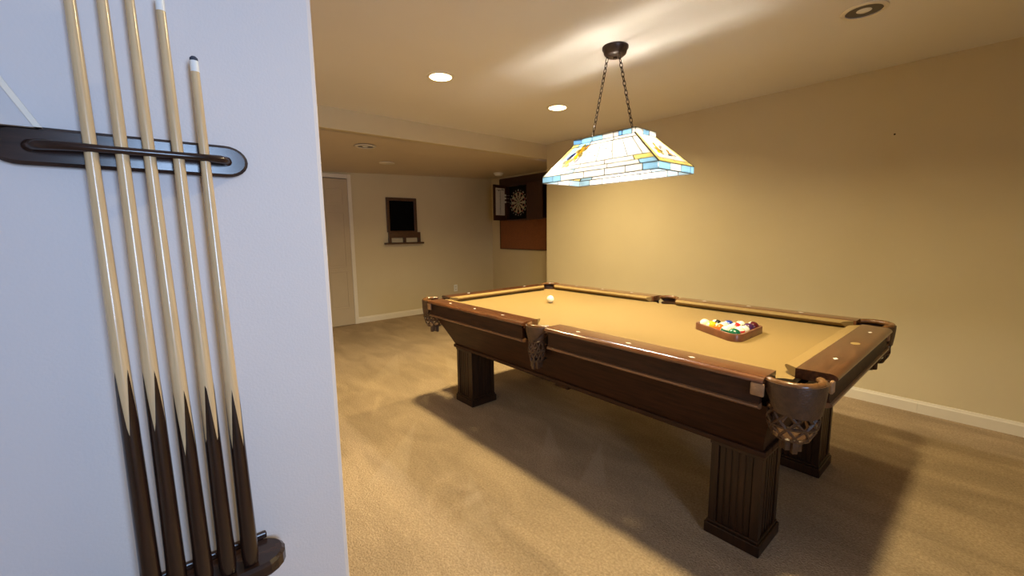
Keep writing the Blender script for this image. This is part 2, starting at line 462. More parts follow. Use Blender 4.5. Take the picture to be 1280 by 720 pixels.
def sweep(bm, prof, p0, p1, outd, m0=0.0, m1=0.0):
    """profile (o,z) swept from p0 to p1; o along outd; ends skewed by m*o"""
    p0, p1, outd = Vector(p0), Vector(p1), Vector(outd)
    d = (p1 - p0).normalized()
    a = [bm.verts.new(p0 + outd * o + Vector((0, 0, z)) + d * (m0 * o)) for o, z in prof]
    b = [bm.verts.new(p1 + outd * o + Vector((0, 0, z)) - d * (m1 * o)) for o, z in prof]
    n = len(prof)
    bm.faces.new(a); bm.faces.new(b[::-1])
    for i in range(n): bm.faces.new((a[i], a[(i + 1) % n], b[(i + 1) % n], b[i]))

RP = [(0, .768), (0, .8045), (.006, .8055), (.098, .8055), (.110, .804), (.119, .799), (.1235, .792), (.1235, .787), (.119, .783), (.100, .781), (.100, .768)]
CP = [(0, .8025), (-.040, .800), (-.048, .797), (-.050, .792), (-.047, .786), (-.022, .768), (0, .768)]
AP = [(.086, .783), (.109, .783), (.111, .775), (.106, .76), (.105, .72), (.109, .709), (.109, .7055), (.086, .7055)]
MP = [(.080, .7055), (.108, .7055), (.116, .702), (.117, .695), (.110, .690), (.096, .684), (.080, .684)]
def rail(p0, p1, outd, sights, wood, m0=0, m1=0, cm0=-.9, cm1=-.9, medallion=None, sink=0):
    """the rail is the wooden cap; cushion, apron, moulding and inlays are its sub-parts"""
    P0, P1 = Vector(p0), Vector(p1); d = (P1 - P0).normalized()
    bm = bmesh.new(); sweep(bm, RP, p0, p1, outd, m0, m1)
    r = link('rail', bm, wood, table, True)
    bm = bmesh.new(); sweep(bm, CP, P0 + d * .012, P1 - d * .012, outd, cm0, cm1); link('cushion', bm, CLOTH, r, True)
    bm = bmesh.new(); sweep(bm, AP, P0 + d * sink, P1 - d * sink, outd); link('apron', bm, WOOD, r, True)
    bm = bmesh.new(); sweep(bm, MP, P0 + d * sink, P1 - d * sink, outd); link('moulding', bm, WOODM, r, True)
    for s in sights:
        c = P0 + d * s + Vector(outd) * .066
        bm = bmesh.new()
        a, b = d * .015, Vector(outd) * .0085
        prism(bm, [(-1, 0), (0, -1), (1, 0), (0, 1)], lambda u, v, h: c + a * u + b * v + Vector((0, 0, h)), .8045, .8062)
        link('sight', bm, PEARL, r)
    if medallion is not None:
        c = P0 + d * medallion + Vector(outd) * .066
        bm = bmesh.new()
        prism(bm, [(math.cos(2 * PI * k / 20), math.sin(2 * PI * k / 20)) for k in range(20)], lambda u, v, h: c + d * (.025 * u) + Vector(outd) * (.0165 * v) + Vector((0, 0, h)), .8045, .8062)
        link('name_plate', bm, BRASS, r)
    return r
yi, xi = W2 - .1235, L2 - .1235
XE, XM, YE = 1.125, .088, .525
SX = (.27, .56, .85)
for sy in (-1, 1):
    rail((XM, sy * yi, 0), (XE, sy * yi, 0), (0, sy, 0), [s - XM for s in SX], RAILW, cm0=-.35, cm1=-.9, sink=.012)
    rail((-XE, sy * yi, 0), (-XM, sy * yi, 0), (0, sy, 0), [XE - s for s in (.90, .61, .32)], RAILW, cm0=-.9, cm1=-.35, sink=.012)
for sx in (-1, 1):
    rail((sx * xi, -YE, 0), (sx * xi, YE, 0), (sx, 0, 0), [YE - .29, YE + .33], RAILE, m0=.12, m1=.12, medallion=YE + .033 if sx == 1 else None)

# pockets: local +X points outward, z = 0 on the floor
def pocket_parts(corner):
    root = bpy.data.objects.new('pocket', None); COL.objects.link(root); root.parent = table; root.empty_display_size = .05
    if corner: A, R0, R1, zb, off, rn, rb, zn, zt, bk = 88, .099, .082, .700, .012, .072, .052, .600, .545, 130
    else: A, R0, R1, zb, off, rn, rb, zn, zt, bk = 80, .084, .046, .718, .036, .038, .032, .605, .560, 100
    # collar: a leather wall that tapers towards the net
    bm = bmesh.new(); n = 28
    rows = []
    for k, t in enumerate((0, .1, .3, .55, .8, 1.0)):
        r = R0 + (R1 - R0) * t ** 1.4; z = .797 + (zb - .797) * t
        half = A * (1 - .28 * max(0, t - .25)) if corner else A * (1 - .1 * t)
        row = []
        for i in range(n + 1):
            a = math.radians(-half + 2 * half * i / n)
            sag = .012 * math.cos(a * 1.2) * t if corner else -.03 * t * (abs(a) / math.radians(half)) ** 2 * -1
            row.append(((off * t) + r * math.cos(a), r * math.sin(a), z - sag if corner else z + sag))
        rows.append(row)
    vo = [[bm.verts.new(p) for p in row] for row in rows]
    vi = [[bm.verts.new((p[0] * .955, p[1] * .955, p[2])) for p in row] for row in rows]
    for v in (vo, vi):
        for a, b in zip(v, v[1:]):
            for i in range(n): bm.faces.new((a[i], a[i + 1], b[i + 1], b[i]))
    for k in (0, len(vo) - 1):
        for i in range(n): bm.faces.new((vo[k][i], vo[k][i + 1], vi[k][i + 1], vi[k][i]))
    for a, b, c, d in zip(vo, vo[1:], vi, vi[1:]):
        for i in (0, n): bm.faces.new((a[i], b[i], d[i], c[i]))
    link('leather_collar', bm, LEATH, root, True)
    # padded iron over the top of the opening
    bm = bmesh.new(); Ar = math.radians(A + 3)
    pts = [((R0 - .016) * math.cos(-Ar + 2 * Ar * i / 26), (R0 - .016) * math.sin(-Ar + 2 * Ar * i / 26), .7925 + .003 * math.cos((-Ar + 2 * Ar * i / 26))) for i in range(27)]
    tube(bm, pts, [.010] + [.0135] * 25 + [.010], 10); link('padded_rim', bm, RIML, root, True)
    # dark leather lining at the back of the hole
    bm = bmesh.new()
    for i in range(14):
        pass
    lathe(bm, [(R0 - .03, .762), (R0 - .035, .74), (rn, zb - .005)], 20, cap=False)
    for v in bm.verts: v.co.x += off * (.797 - v.co.z) / (.797 - zb) * .9
    link('liner', bm, LEATH, root, True)
    # woven net: two families of slanting strands and three rings
    bm = bmesh.new(); K = 9
    for fam in (1, -1):
        for k in range(K):
            pts = []
            for i in range(7):
                t = i / 6
                a = 2 * PI * k / K + fam * t * 1.25
                r = rn + (rb - rn) * t ** 2 + .006 * math.sin(PI * t)
                pts.append((off + r * math.cos(a), r * math.sin(a), zb + (zn - zb) * t))
            tube(bm, pts, .0052, 5)
    for t in (0.03, .52, 1.0):
        r = rn + (rb - rn) * t ** 2 + .006 * math.sin(PI * t)
        tube(bm, [(off + r * math.cos(2 * PI * i / 18), r * math.sin(2 * PI * i / 18), zb + (zn - zb) * t) for i in range(18)], .0062, 5, closed=True)
    lathe(bm, [(rb, zn + .002), (rb * .7, zn - .006), (.012, zn - .008)], 18)
    for v in bm.verts:
        if v.co.z < zn + .0021 and abs(v.co.x) < rb and v.co.x * v.co.x + v.co.y * v.co.y <= (rb + .0005) ** 2: v.co.x += 0
    link('net', bm, LEATH, root, True)
    bm = bmesh.new()
    for k in range(6):                                 # fringe tabs hanging below the net
        a = 2 * PI * k / 6
        c = Vector((off + .022 * math.cos(a), .022 * math.sin(a), 0))
        box(bm, c.x - .009, c.x + .009, c.y - .009, c.y + .009, zt + .004 * (k % 3), zn - .004, bev=.002)
    link('tassel', bm, LEATH, root, True)
    return root
RIML = noise_mat('tan_rim_leather', (0.1054, 0.0465, 0.01612), (0.1612, 0.0713, 0.0248), 50, 0.25, bump=0.1, bscale=120, coat=0.12)
pc = pocket_parts(True); ps = pocket_parts(False)
pc.location = (1.185, -.628, 0); pc.rotation_euler = (0, 0, -PI / 4)
for x, y, a in ((1.185, .628, PI / 4), (-1.185, .628, 3 * PI / 4), (-1.185, -.628, -3 * PI / 4)):
    c = copy_tree(pc, table); c.location = (x, y, 0); c.rotation_euler = (0, 0, a)
ps.location = (0, -.662, 0); ps.rotation_euler = (0, 0, -PI / 2)
c = copy_tree(ps, table); c.location = (0, .662, 0); c.rotation_euler = (0, 0, PI / 2)
for sx in (-1, 1):                                     # leather tabs fixing the corner collars to the aprons
    for sy in (-1, 1):
        bm = B(sx * 1.108 - .022, sx * 1.108 + .022, sy * .7235 - .0065, sy * .7235 + .0065, .738, .785, bev=.006)
        link('strap', bm, STRAP, table, True)
        bm = B(sx * 1.2705 - .0065, sx * 1.2705 + .0065, sy * .515 - .016, sy * .515 + .016, .738, .785, bev=.006)
        link('strap', bm, STRAP, table, True)
# inner frame under the slate
link('slate_frame', B(-1.10, 1.10, -.63, .63, .67, .741), DARK, table)
# flared cabinet: panels lean outwards and the ends curve
TX, TY, BX, BY, ZT, ZB = 1.145, .662, 1.078, .528, .685, .452
def prof_cab(t):                                       # 0 bottom, 1 top
    e = t ** 1.25
    return BX + (TX - BX) * e, BY + (TY - BY) * (0.25 * t + .75 * t), ZB + (ZT - ZB) * t
N = 6
for sy in (-1, 1):
    bm = bmesh.new()
    for th in (0,):
        o_, i_ = [], []
        for k in range(N + 1):
            x, y, z = prof_cab(k / N)
            o_.append([bm.verts.new((s * x, sy * y, z)) for s in (-1, 1)])
            i_.append([bm.verts.new((s * (x - .0), sy * (y - .028), z)) for s in (-1, 1)])
        for k in range(N):
            bm.faces.new((o_[k][0], o_[k][1], o_[k + 1][1], o_[k + 1][0]))
            bm.faces.new((i_[k][0], i_[k][1], i_[k + 1][1], i_[k + 1][0]))
            for s in (0, 1): bm.faces.new((o_[k][s], i_[k][s], i_[k + 1][s], o_[k + 1][s]))
        for k in (0, N): bm.faces.new((o_[k][0], o_[k][1], i_[k][1], i_[k][0]))
    link('side_panel', bm, WOOD, table)
for sx in (-1, 1):
    bm = bmesh.new()
    o_, i_ = [], []
    for k in range(N + 1):
        x, y, z = prof_cab(k / N); y -= .029; x -= .004
        o_.append([bm.verts.new((sx * x, s * y, z)) for s in (-1, 1)])
        i_.append([bm.verts.new((sx * (x - .028), s * y, z)) for s in (-1, 1)])
    for k in range(N):
        bm.faces.new((o_[k][0], o_[k][1], o_[k + 1][1], o_[k + 1][0]))
        bm.faces.new((i_[k][0], i_[k][1], i_[k + 1][1], i_[k + 1][0]))
        for s in (0, 1): bm.faces.new((o_[k][s], i_[k][s], i_[k + 1][s], o_[k + 1][s]))
    for k in (0, N): bm.faces.new((o_[k][0], o_[k][1], i_[k][1], i_[k][0]))
    link('end_panel', bm, WOODE if False else WOOD, table)
bm = bmesh.new()
for a in ((-1.09, 1.09, -.537, -.46), (-1.09, 1.09, .46, .537), (-1.09, -1.0, -.46, .46), (1.0, 1.09, -.46, .46)):
    box(bm, a[0], a[1], a[2], a[3], .428, .452, bev=.005)
link('base_moulding', bm, WOOD, table)
link('crossbeam', B(-.05, .05, -.50, .50, .395, .428, bev=.004), WOOD, table)
# fluted square legs with cap and plinth
def leg(cx, cy):
    hx, hy = .099, .104
    bm = bmesh.new()
    box(bm, cx - hx + .008, cx + hx - .008, cy - hy + .008, cy + hy - .008, .062, .410)
    for sx in (-1, 1):
        for sy in (-1, 1):
            x0, y0 = cx + sx * (hx - .016), cy + sy * (hy - .016)
            box(bm, x0 - .016, x0 + .016, y0 - .016, y0 + .016, .062, .410, bev=.002)
    lg = link('leg', bm, WOODV, table)
    # reeds: upright half-round strips on each face
    bm = bmesh.new(); nr = 5
    for k in range(nr):
        f = -1 + (2 * k + 1) / nr
        for s in (-1, 1):
            w = (hx - .033) / nr
            c = cx + f * (hx - .033); yy = cy + s * (hy - .008)
            box(bm, c - w * .78, c + w * .78, min(yy, yy + s * .003), max(yy, yy + s * .003), .062, .410, bev=.002)
            w2 = (hy - .033) / nr
            c = cy + f * (hy - .033); xx = cx + s * (hx - .008)
            box(bm, min(xx, xx + s * .003), max(xx, xx + s * .003), c - w2 * .78, c + w2 * .78, .062, .410, bev=.002)
    link('reeding', bm, WOODV, lg)
    bm = bmesh.new(); box(bm, cx - hx - .011, cx + hx + .011, cy - hy - .011, cy + hy + .011, 0.001, .050, bev=.004)
    box(bm, cx - hx - .004, cx + hx + .004, cy - hy - .004, cy + hy + .004, .050, .063, bev=.003)
    link('plinth', bm, WOODV, lg)
    bm = bmesh.new(); box(bm, cx - hx - .004, cx + hx + .004, cy - hy - .004, cy + hy + .004, .408, .428, bev=.003)
    link('cap', bm, WOODV, lg)
for sx in (-1, 1):
    for sy in (-1, 1):
        leg(sx * .978, sy * .414)

# ------------------------------------------------------------------ balls and rack
def ball_mat(name, col, stripe):
    m = mat(name, col, 0.12, coat=0.6)
    b = m.node_tree.nodes['Principled BSDF']
    tc = nd(m, 'ShaderNodeTexCoord'); sp = nd(m, 'ShaderNodeSeparateXYZ'); lk(m, tc.outputs['Object'], sp.inputs[0])
    IV = (0.80, 0.75, 0.58, 1)
    last = None
    if stripe:
        ab = nd(m, 'ShaderNodeMath', operation='ABSOLUTE'); lk(m, sp.outputs[2], ab.inputs[0])
        gt = nd(m, 'ShaderNodeMath', operation='GREATER_THAN'); gt.inputs[1].default_value = .0155; lk(m, ab.outputs[0], gt.inputs[0])
        mx = nd(m, 'ShaderNodeMix', data_type='RGBA'); lk(m, gt.outputs[0], mx.inputs[0]); mx.inputs[6].default_value = (*col, 1); mx.inputs[7].default_value = IV
        last = mx.outputs[2]
    ab = nd(m, 'ShaderNodeMath', operation='ABSOLUTE'); lk(m, sp.outputs[0], ab.inputs[0])
    gt = nd(m, 'ShaderNodeMath', operation='GREATER_THAN'); gt.inputs[1].default_value = .0255; lk(m, ab.outputs[0], gt.inputs[0])
    mx = nd(m, 'ShaderNodeMix', data_type='RGBA'); lk(m, gt.outputs[0], mx.inputs[0]); mx.inputs[7].default_value = IV
    if last: lk(m, last, mx.inputs[6])
    else: mx.inputs[6].default_value = (*col, 1)
    lk(m, mx.outputs[2], b.inputs['Base Color'])
    return m
BR = .0286
ball_me = bpy.data.meshes.new('pool_ball')
bm = bmesh.new(); bmesh.ops.create_uvsphere(bm, u_segments=24, v_segments=14, radius=BR); bm.to_mesh(ball_me); bm.free()
for p in ball_me.polygons: p.use_smooth = True
ball_me.materials.append(None)
def ball(name, m, loc, rot, label, group=None):
    o = bpy.data.objects.new(name, ball_me); COL.objects.link(o)
    o.material_slots[0].link = 'OBJECT'; o.material_slots[0].material = m
    o.location = loc; o.rotation_euler = rot
    return tag(o, label, 'ball', group)
IVORY = mat('ivory_cue_ball', (0.86, 0.80, 0.60), 0.15, coat=0.6)
ball('cue_ball', IVORY, (-.591, .014, bed_z + BR), (0, 0, 0), 'plain ivory cue ball alone at the far end of the table')
colors = {'yellow': (.80, .50, .02), 'blue': (.02, .05, .30), 'red': (.60, .02, .02), 'purple': (.05, .012, .06), 'orange': (.75, .16, .02),
          'green': (.01, .12, .06), 'maroon': (.08, .008, .012), 'black': (.008, .008, .009)}
BM = {}
G = 'pool balls in the triangle rack'
# row, place in row (0 = camera side), colour, striped?, tilt, where
LAY = [(0, 0, 'purple', 1, (0.5, .2, 0), 'purple striped ball at the pointed far tip of the rack'),
       (1, 0, 'yellow', 0, (1.2, .4, 1), 'solid yellow ball second from the rack tip on the near side'),
       (1, 1, 'black', 0, (0, 1.0, .8), 'solid black ball just behind the yellow ball in the rack'),
       (2, 0, 'orange', 0, (.4, 1.3, .2), 'solid orange ball midway along the near side of the rack'),
       (2, 1, 'blue', 1, (.3, -.2, .4), 'blue striped ball in the middle of the racked balls'),
       (2, 2, 'blue', 0, (.5, .4, .9), 'solid blue ball on the far side of the rack, beside the blue striped ball'),
       (3, 0, 'green', 1, (.15, .2, .3), 'green striped ball, white on top, next to the near corner of the rack'),
       (3, 1, 'yellow', 1, (.05, .05, .3), 'yellow striped ball behind the green striped ball in the rack'),
       (3, 2, 'red', 0, (.9, .9, .9), 'bright red solid ball among the rear balls of the rack'),
       (3, 3, 'orange', 1, (.6, .9, .3), 'orange striped ball on the far side of the rack next to the red ball'),
       (4, 0, 'green', 0, (.1, -.95, 2.3), 'solid dark green ball with a white number spot in the near rack corner'),
       (4, 1, 'red', 1, (.15, .1, .2), 'red striped ball showing white on top along the base of the rack'),
       (4, 2, 'maroon', 1, (1.2, .8, .3), 'maroon striped ball at the middle of the rack base'),
       (4, 3, 'purple', 0, (.8, .2, .9), 'solid purple ball near the right end of the rack base'),
       (4, 4, 'maroon', 0, (.5, .9, .3), 'solid maroon ball in the right hand rack corner')]
RX = .588
for r, j, cname, st, rot, lab in LAY:
    k = (cname, st)
    if k not in BM: BM[k] = ball_mat(cname + ('_striped' if st else '_solid') + '_ball', colors[cname], st)
    ball('pool_ball', BM[k], (RX + .0497 * r, (j - r / 2) * .0574, bed_z + BR), rot, lab, G)
# triangle: rounded inner and outer outlines
rack = empty('ball_rack', 'red brown wooden triangle rack around the pool balls', 'rack', (RX, 0, bed_z))
def tri_outline(off, rad, n=6):
    r_in = BR + off
    c = [Vector((0, 0)), Vector((.0497 * 4, -.0574 * 2)), Vector((.0497 * 4, .0574 * 2))]
    pts = []
    for i in range(3):
        a, b, d = c[i - 1], c[i], c[(i + 1) % 3]
        n1 = (b - a).normalized(); n1 = Vector((n1.y, -n1.x)); n2 = (d - b).normalized(); n2 = Vector((n2.y, -n2.x))
        a1, a2 = math.atan2(n1.y, n1.x), math.atan2(n2.y, n2.x)
        while a2 < a1: a2 += 2 * PI
        for k in range(n + 1):
            t = a1 + (a2 - a1) * k / n
            pts.append(b + Vector((math.cos(t), math.sin(t))) * r_in)
    return pts
bm = bmesh.new()
i_, o_ = tri_outline(.0015, 0), tri_outline(.0165, 0)
n = len(i_)
vi = [[bm.verts.new((p.x, p.y, z)) for p in i_] for z in (.0005, .036)]
vo = [[bm.verts.new((p.x, p.y, z)) for p in o_] for z in (.0005, .030)]
vt = [bm.verts.new((p.x * .98 + q_.x * .02, p.y * .98 + q_.y * .02, .036)) for p, q_ in zip(tri_outline(.0135, 0), i_)]
for i in range(n):
    j = (i + 1) % n
    bm.faces.new((vi[0][i], vi[0][j], vi[1][j], vi[1][i])); bm.faces.new((vo[0][i], vo[0][j], vo[1][j], vo[1][i]))
    bm.faces.new((vi[0][i], vi[0][j], vo[0][j], vo[0][i])); bm.faces.new((vo[1][i], vo[1][j], vt[j], vt[i])); bm.faces.new((vt[i], vt[j], vi[1][j], vi[1][i]))
link('frame', bm, RACKW, rack, True)

# ------------------------------------------------------------------ cue rack and cues on the partition
cr = empty('cue_rack', 'black rounded cue rack bar screwed to the pale partition wall, holding five cues', 'cue rack', (XP, -2.25, 1.0))
def stadium(y0, y1, z0, z1, n=12):
    r = (z1 - z0) / 2; zc = (z0 + z1) / 2
    rr = r * 1.25
    return [(y1 - rr + rr * math.cos(t), zc + r * math.sin(t)) for t in [-PI / 2 + PI * i / n for i in range(n + 1)]] + \
           [(y0 + rr + rr * math.cos(t), zc + r * math.sin(t)) for t in [PI / 2 + PI * i / n for i in range(n + 1)]]
oy, oz = 2.25, -1.0
bm = bmesh.new()
out = stadium(-2.425, -2.084, 1.414, 1.4735); inn = stadium(-2.419, -2.090, 1.4195, 1.468)
a = [bm.verts.new((.001, y + oy, z + oz)) for y, z in out]; b = [bm.verts.new((.013, y + oy, z + oz)) for y, z in out]; c = [bm.verts.new((.019, y + oy, z + oz)) for y, z in inn]
n = len(a)
for i in range(n):
    j = (i + 1) % n
    bm.faces.new((a[i], a[j], b[j], b[i])); bm.faces.new((b[i], b[j], c[j], c[i]))
bm.faces.new(a); bm.faces.new(c)
link('back_plate', bm, BLACKW, cr)
bm = bmesh.new()
zb = 1.4425 + oz
pts = [(.015, -2.377 + oy, zb), (.030, -2.374 + oy, zb), (.043, -2.362 + oy, zb), (.050, -2.335 + oy, zb), (.051, -2.29 + oy, zb), (.051, -2.20 + oy, zb), (.050, -2.16 + oy, zb), (.043, -2.132 + oy, zb), (.030, -2.121 + oy, zb), (.015, -2.119 + oy, zb)]
tube(bm, pts, [.009, .0085, .0085, .0075, .006, .006, .0065, .0075, .0075, .008], 12)
link('retaining_bar', bm, BLACKW, cr, True)
cr = empty('cue_rest', 'black rounded shelf low on the partition wall carrying the cue butts', 'cue rest', (XP, -2.25, 1.0))
bm = bmesh.new()
ye0, ye1, dx = -2.428, -2.086, .098
def shelf_outline(e, n=10):
    r = .049 - e; cx = .0495
    p = [(cx - r * math.cos(t), ye0 + .05 - (.05 - e) * math.sin(t)) for t in [PI * i / n for i in range(n + 1)]]
    p += [(cx + r * math.cos(t), ye1 - .05 + (.05 - e) * math.sin(t)) for t in [PI * i / n for i in range(n + 1)]]
    return p
ol = [shelf_outline(.006), shelf_outline(0), shelf_outline(0), shelf_outline(.006)]
zs_ = [.606, .612, .632, .638]
rows = [[bm.verts.new((x, y + oy, z + oz)) for x, y in o2] for o2, z in zip(ol, zs_)]
n = len(rows[0])
for A_, B_ in zip(rows, rows[1:]):
    for i in range(n): bm.faces.new((A_[i], A_[(i + 1) % n], B_[(i + 1) % n], B_[i]))
bm.faces.new(rows[0]); bm.faces.new(rows[-1])
link('butt_shelf', bm, BLACKW, cr)
bm = bmesh.new(); box(bm, .001, .012, -2.405 + oy, -2.112 + oy, .638 + oz, .652 + oz, bev=.003); link('shelf_back_lip', bm, BLACKW, cr)

def cue(yt, yb, ztop, zbase, zlo, zhi, rot, label, tipped=True):
    """axis leans to the wall; the object sits at the butt with its own tilt"""
    xb = .673 - .0375 * (zbase - .64)
    P0 = Vector((xb, yb, zbase)); P1 = Vector((.673 - .0375 * (ztop - .64), yt, ztop))
    Ln = (P1 - P0).length
    t = empty('pool_cue', label, 'cue', P0, 'pool cues on the wall rack')
    t.rotation_euler = (P1 - P0).to_track_quat('Z', 'Y').to_euler()
    R = lambda z: .0148 + (.0066 - .0148) * max(0, min(1, (z / Ln) ** .9))
    zl, zh = zlo - zbase, zhi - zbase
    fer = .022
    bm = bmesh.new()
    zz = [zl - .02 + (Ln - fer - (zl - .02)) * i / 10 for i in range(11)]
    lathe(bm, [(R(z), z) for z in zz], 20); link('shaft', bm, MAPLE, t, True)
    bm = bmesh.new(); nseg = 32
    rows = []
    for z in (0.002, .02, zl * .5, zl):
        rows.append([bm.verts.new(((R(z) + .0005 - (.002 if z < .01 else 0)) * math.cos(2 * PI * k / nseg), (R(z) + .0005 - (.002 if z < .01 else 0)) * math.sin(2 * PI * k / nseg), z)) for k in range(nseg)])
    # four spliced points
    row = []
    for k in range(nseg):
        ang = (2 * PI * k / nseg + rot)
        u = (ang / (PI / 2)) % 1.0
        h = 1 - abs(2 * u - 1)
        z = zl + .001 + (zh - zl) * h
        row.append(bm.verts.new(((R(z) + .0005) * math.cos(2 * PI * k / nseg), (R(z) + .0005) * math.sin(2 * PI * k / nseg), z)))
    rows.append(row)
    for A_, B_ in zip(rows, rows[1:]):
        for k in range(nseg): bm.faces.new((A_[k], A_[(k + 1) % nseg], B_[(k + 1) % nseg], B_[k]))
    bm.faces.new(rows[0]); link('butt', bm, BUTT, t, True)
    bm = bmesh.new(); lathe(bm, [(R(Ln) + .0003, Ln - fer), (R(Ln) + .0002, Ln - .003)], 16); link('ferrule', bm, FERR, t, True)
    bm = bmesh.new(); lathe(bm, [(R(Ln), Ln - .003), (R(Ln) - .0005, Ln + .002), (R(Ln) * .5, Ln + .005)], 16); link('tip', bm, TIPM, t, True)
    return t
ZBASE = .640
OFF = PI * .78                                        # direction of the camera around the cue axis, roughly
cue(-2.308, -2.303, 1.775, ZBASE, .953, 1.086, 0.25, 'leftmost pool cue in the wall rack, pale shaft and dark butt')
cue(-2.270, -2.268, 1.79, ZBASE, .953, 1.075, 0.35, 'second pool cue from the left in the wall rack')
cue(-2.2365, -2.2285, 1.716, ZBASE, .895, 1.030, 0.55, 'middle pool cue of the five in the wall rack')
cue(-2.1965, -2.191, 1.706, ZBASE, .900, 1.038, 1.1, 'second pool cue from the right in the wall rack')
cue(-2.1575, -2.1525, 1.615, ZBASE, .884, 1.009, 1.0, 'short rightmost pool cue in the wall rack, white ferrule below the others')

# ------------------------------------------------------------------ hanging stained glass lamp
LX, LY = -.025, -.015
lamp = empty('pendant_lamp', 'stained glass billiard lamp hanging on two chains above the pool table', 'lamp', (LX, LY, ZC))
bm = bmesh.new()
lathe(bm, [(.0, -.070), (.012, -.070), (.014, -.060), (.05, -.056), (.066, -.042), (.072, -.022), (.078, -.014), (.078, -.001)], 32)
link('canopy', bm, BRONZE, lamp, True, loc=(-.02, .03, 0))
zt_, zb_, zr, zk = 1.874 - ZC, 1.843 - ZC, 1.658 - ZC, 1.620 - ZC
bmo = {}
def chain(p0, p1):
    bm = bmesh.new()
    p0, p1 = Vector(p0), Vector(p1); d = p1 - p0; Ln = d.length; d.normalize()
    side = Vector((0, 1, 0)); sd2 = d.cross(side).normalized(); side = sd2.cross(d).normalized()
    nl = 17; step = Ln / nl
    for k in range(nl):
        c = p0 + d * step * (k + .5)
        w = side if k % 2 else sd2
        pts = [c + d * (step * .68 * math.cos(2 * PI * i / 10)) + w * (.0085 * math.sin(2 * PI * i / 10)) for i in range(10)]
        tube(bm, pts, .0026, 5, closed=True)
    return link('chain', bm, BRONZE, lamp, True)
chain((-.055, .0, -.062), (-.165, 0, zt_ + .004))
chain((.030, .0, -.062), (.140, 0, zt_ + .004))
# shade: came network, every pane a sub-part
shade = bpy.data.objects.new('shade', None); COL.objects.link(shade); shade.parent = lamp
bx2, by2, tx2, ty2 = .425, .187, .226, .106
came_bm = bmesh.new()
def bar(a, b, w=.0042):
    w *= 1.45
    tube(came_bm, [a, b], w / 2, 5)
PANES = []
def pane_quad(corners, m, nrm, th=.003, lift=0.0, inset=.0016):
    cs = [Vector(c) for c in corners]
    ctr = sum(cs, Vector()) / len(cs)
    cs = [c + (ctr - c).normalized() * min(inset * 1.4, (ctr - c).length * .4) for c in cs]
    bm = bmesh.new()
    a = [bm.verts.new(c + nrm * lift) for c in cs]; b = [bm.verts.new(c + nrm * (lift + th)) for c in cs]
    n = len(cs)
    bm.faces.new(a); bm.faces.new(b[::-1])
    for i in range(n): bm.faces.new((a[i], a[(i + 1) % n], b[(i + 1) % n], b[i]))
    return link('pane', bm, m, shade)
def face(A, Bq, C, D):
    """A-B bottom edge, D-C top edge; returns f(u,v) and outward normal"""
    A, Bq, C, D = map(Vector, (A, Bq, C, D))
    f = lambda u, v: (A * (1 - u) + Bq * u) * (1 - v) + (D * (1 - u) + C * u) * v
    nrm = (Bq - A).cross(D - A).normalized()
    return f, nrm
def band(f, nrm, cols, v0=0, v1=1):
    """row of panes along the face between v0 and v1; cols = [(width, material)...]"""
    tot = sum(w for w, _ in cols); u = 0
    for k, (w, m) in enumerate(cols):
        u1 = u + w / tot
        pane_quad([f(u, v0), f(u1, v0), f(u1, v1), f(u, v1)], m, nrm)
        if k: bar(f(u, v0), f(u, v1))
        u = u1
    bar(f(0, v0), f(1, v0)); bar(f(0, v1), f(1, v1))
corn = lambda hx, hy, z: [(-hx, -hy, z), (hx, -hy, z), (hx, hy, z), (-hx, hy, z)]
K, Rr, Tb, Tt = corn(bx2, by2, zk), corn(bx2, by2, zr), corn(tx2, ty2, zb_), corn(tx2, ty2, zt_)
random.seed(11)
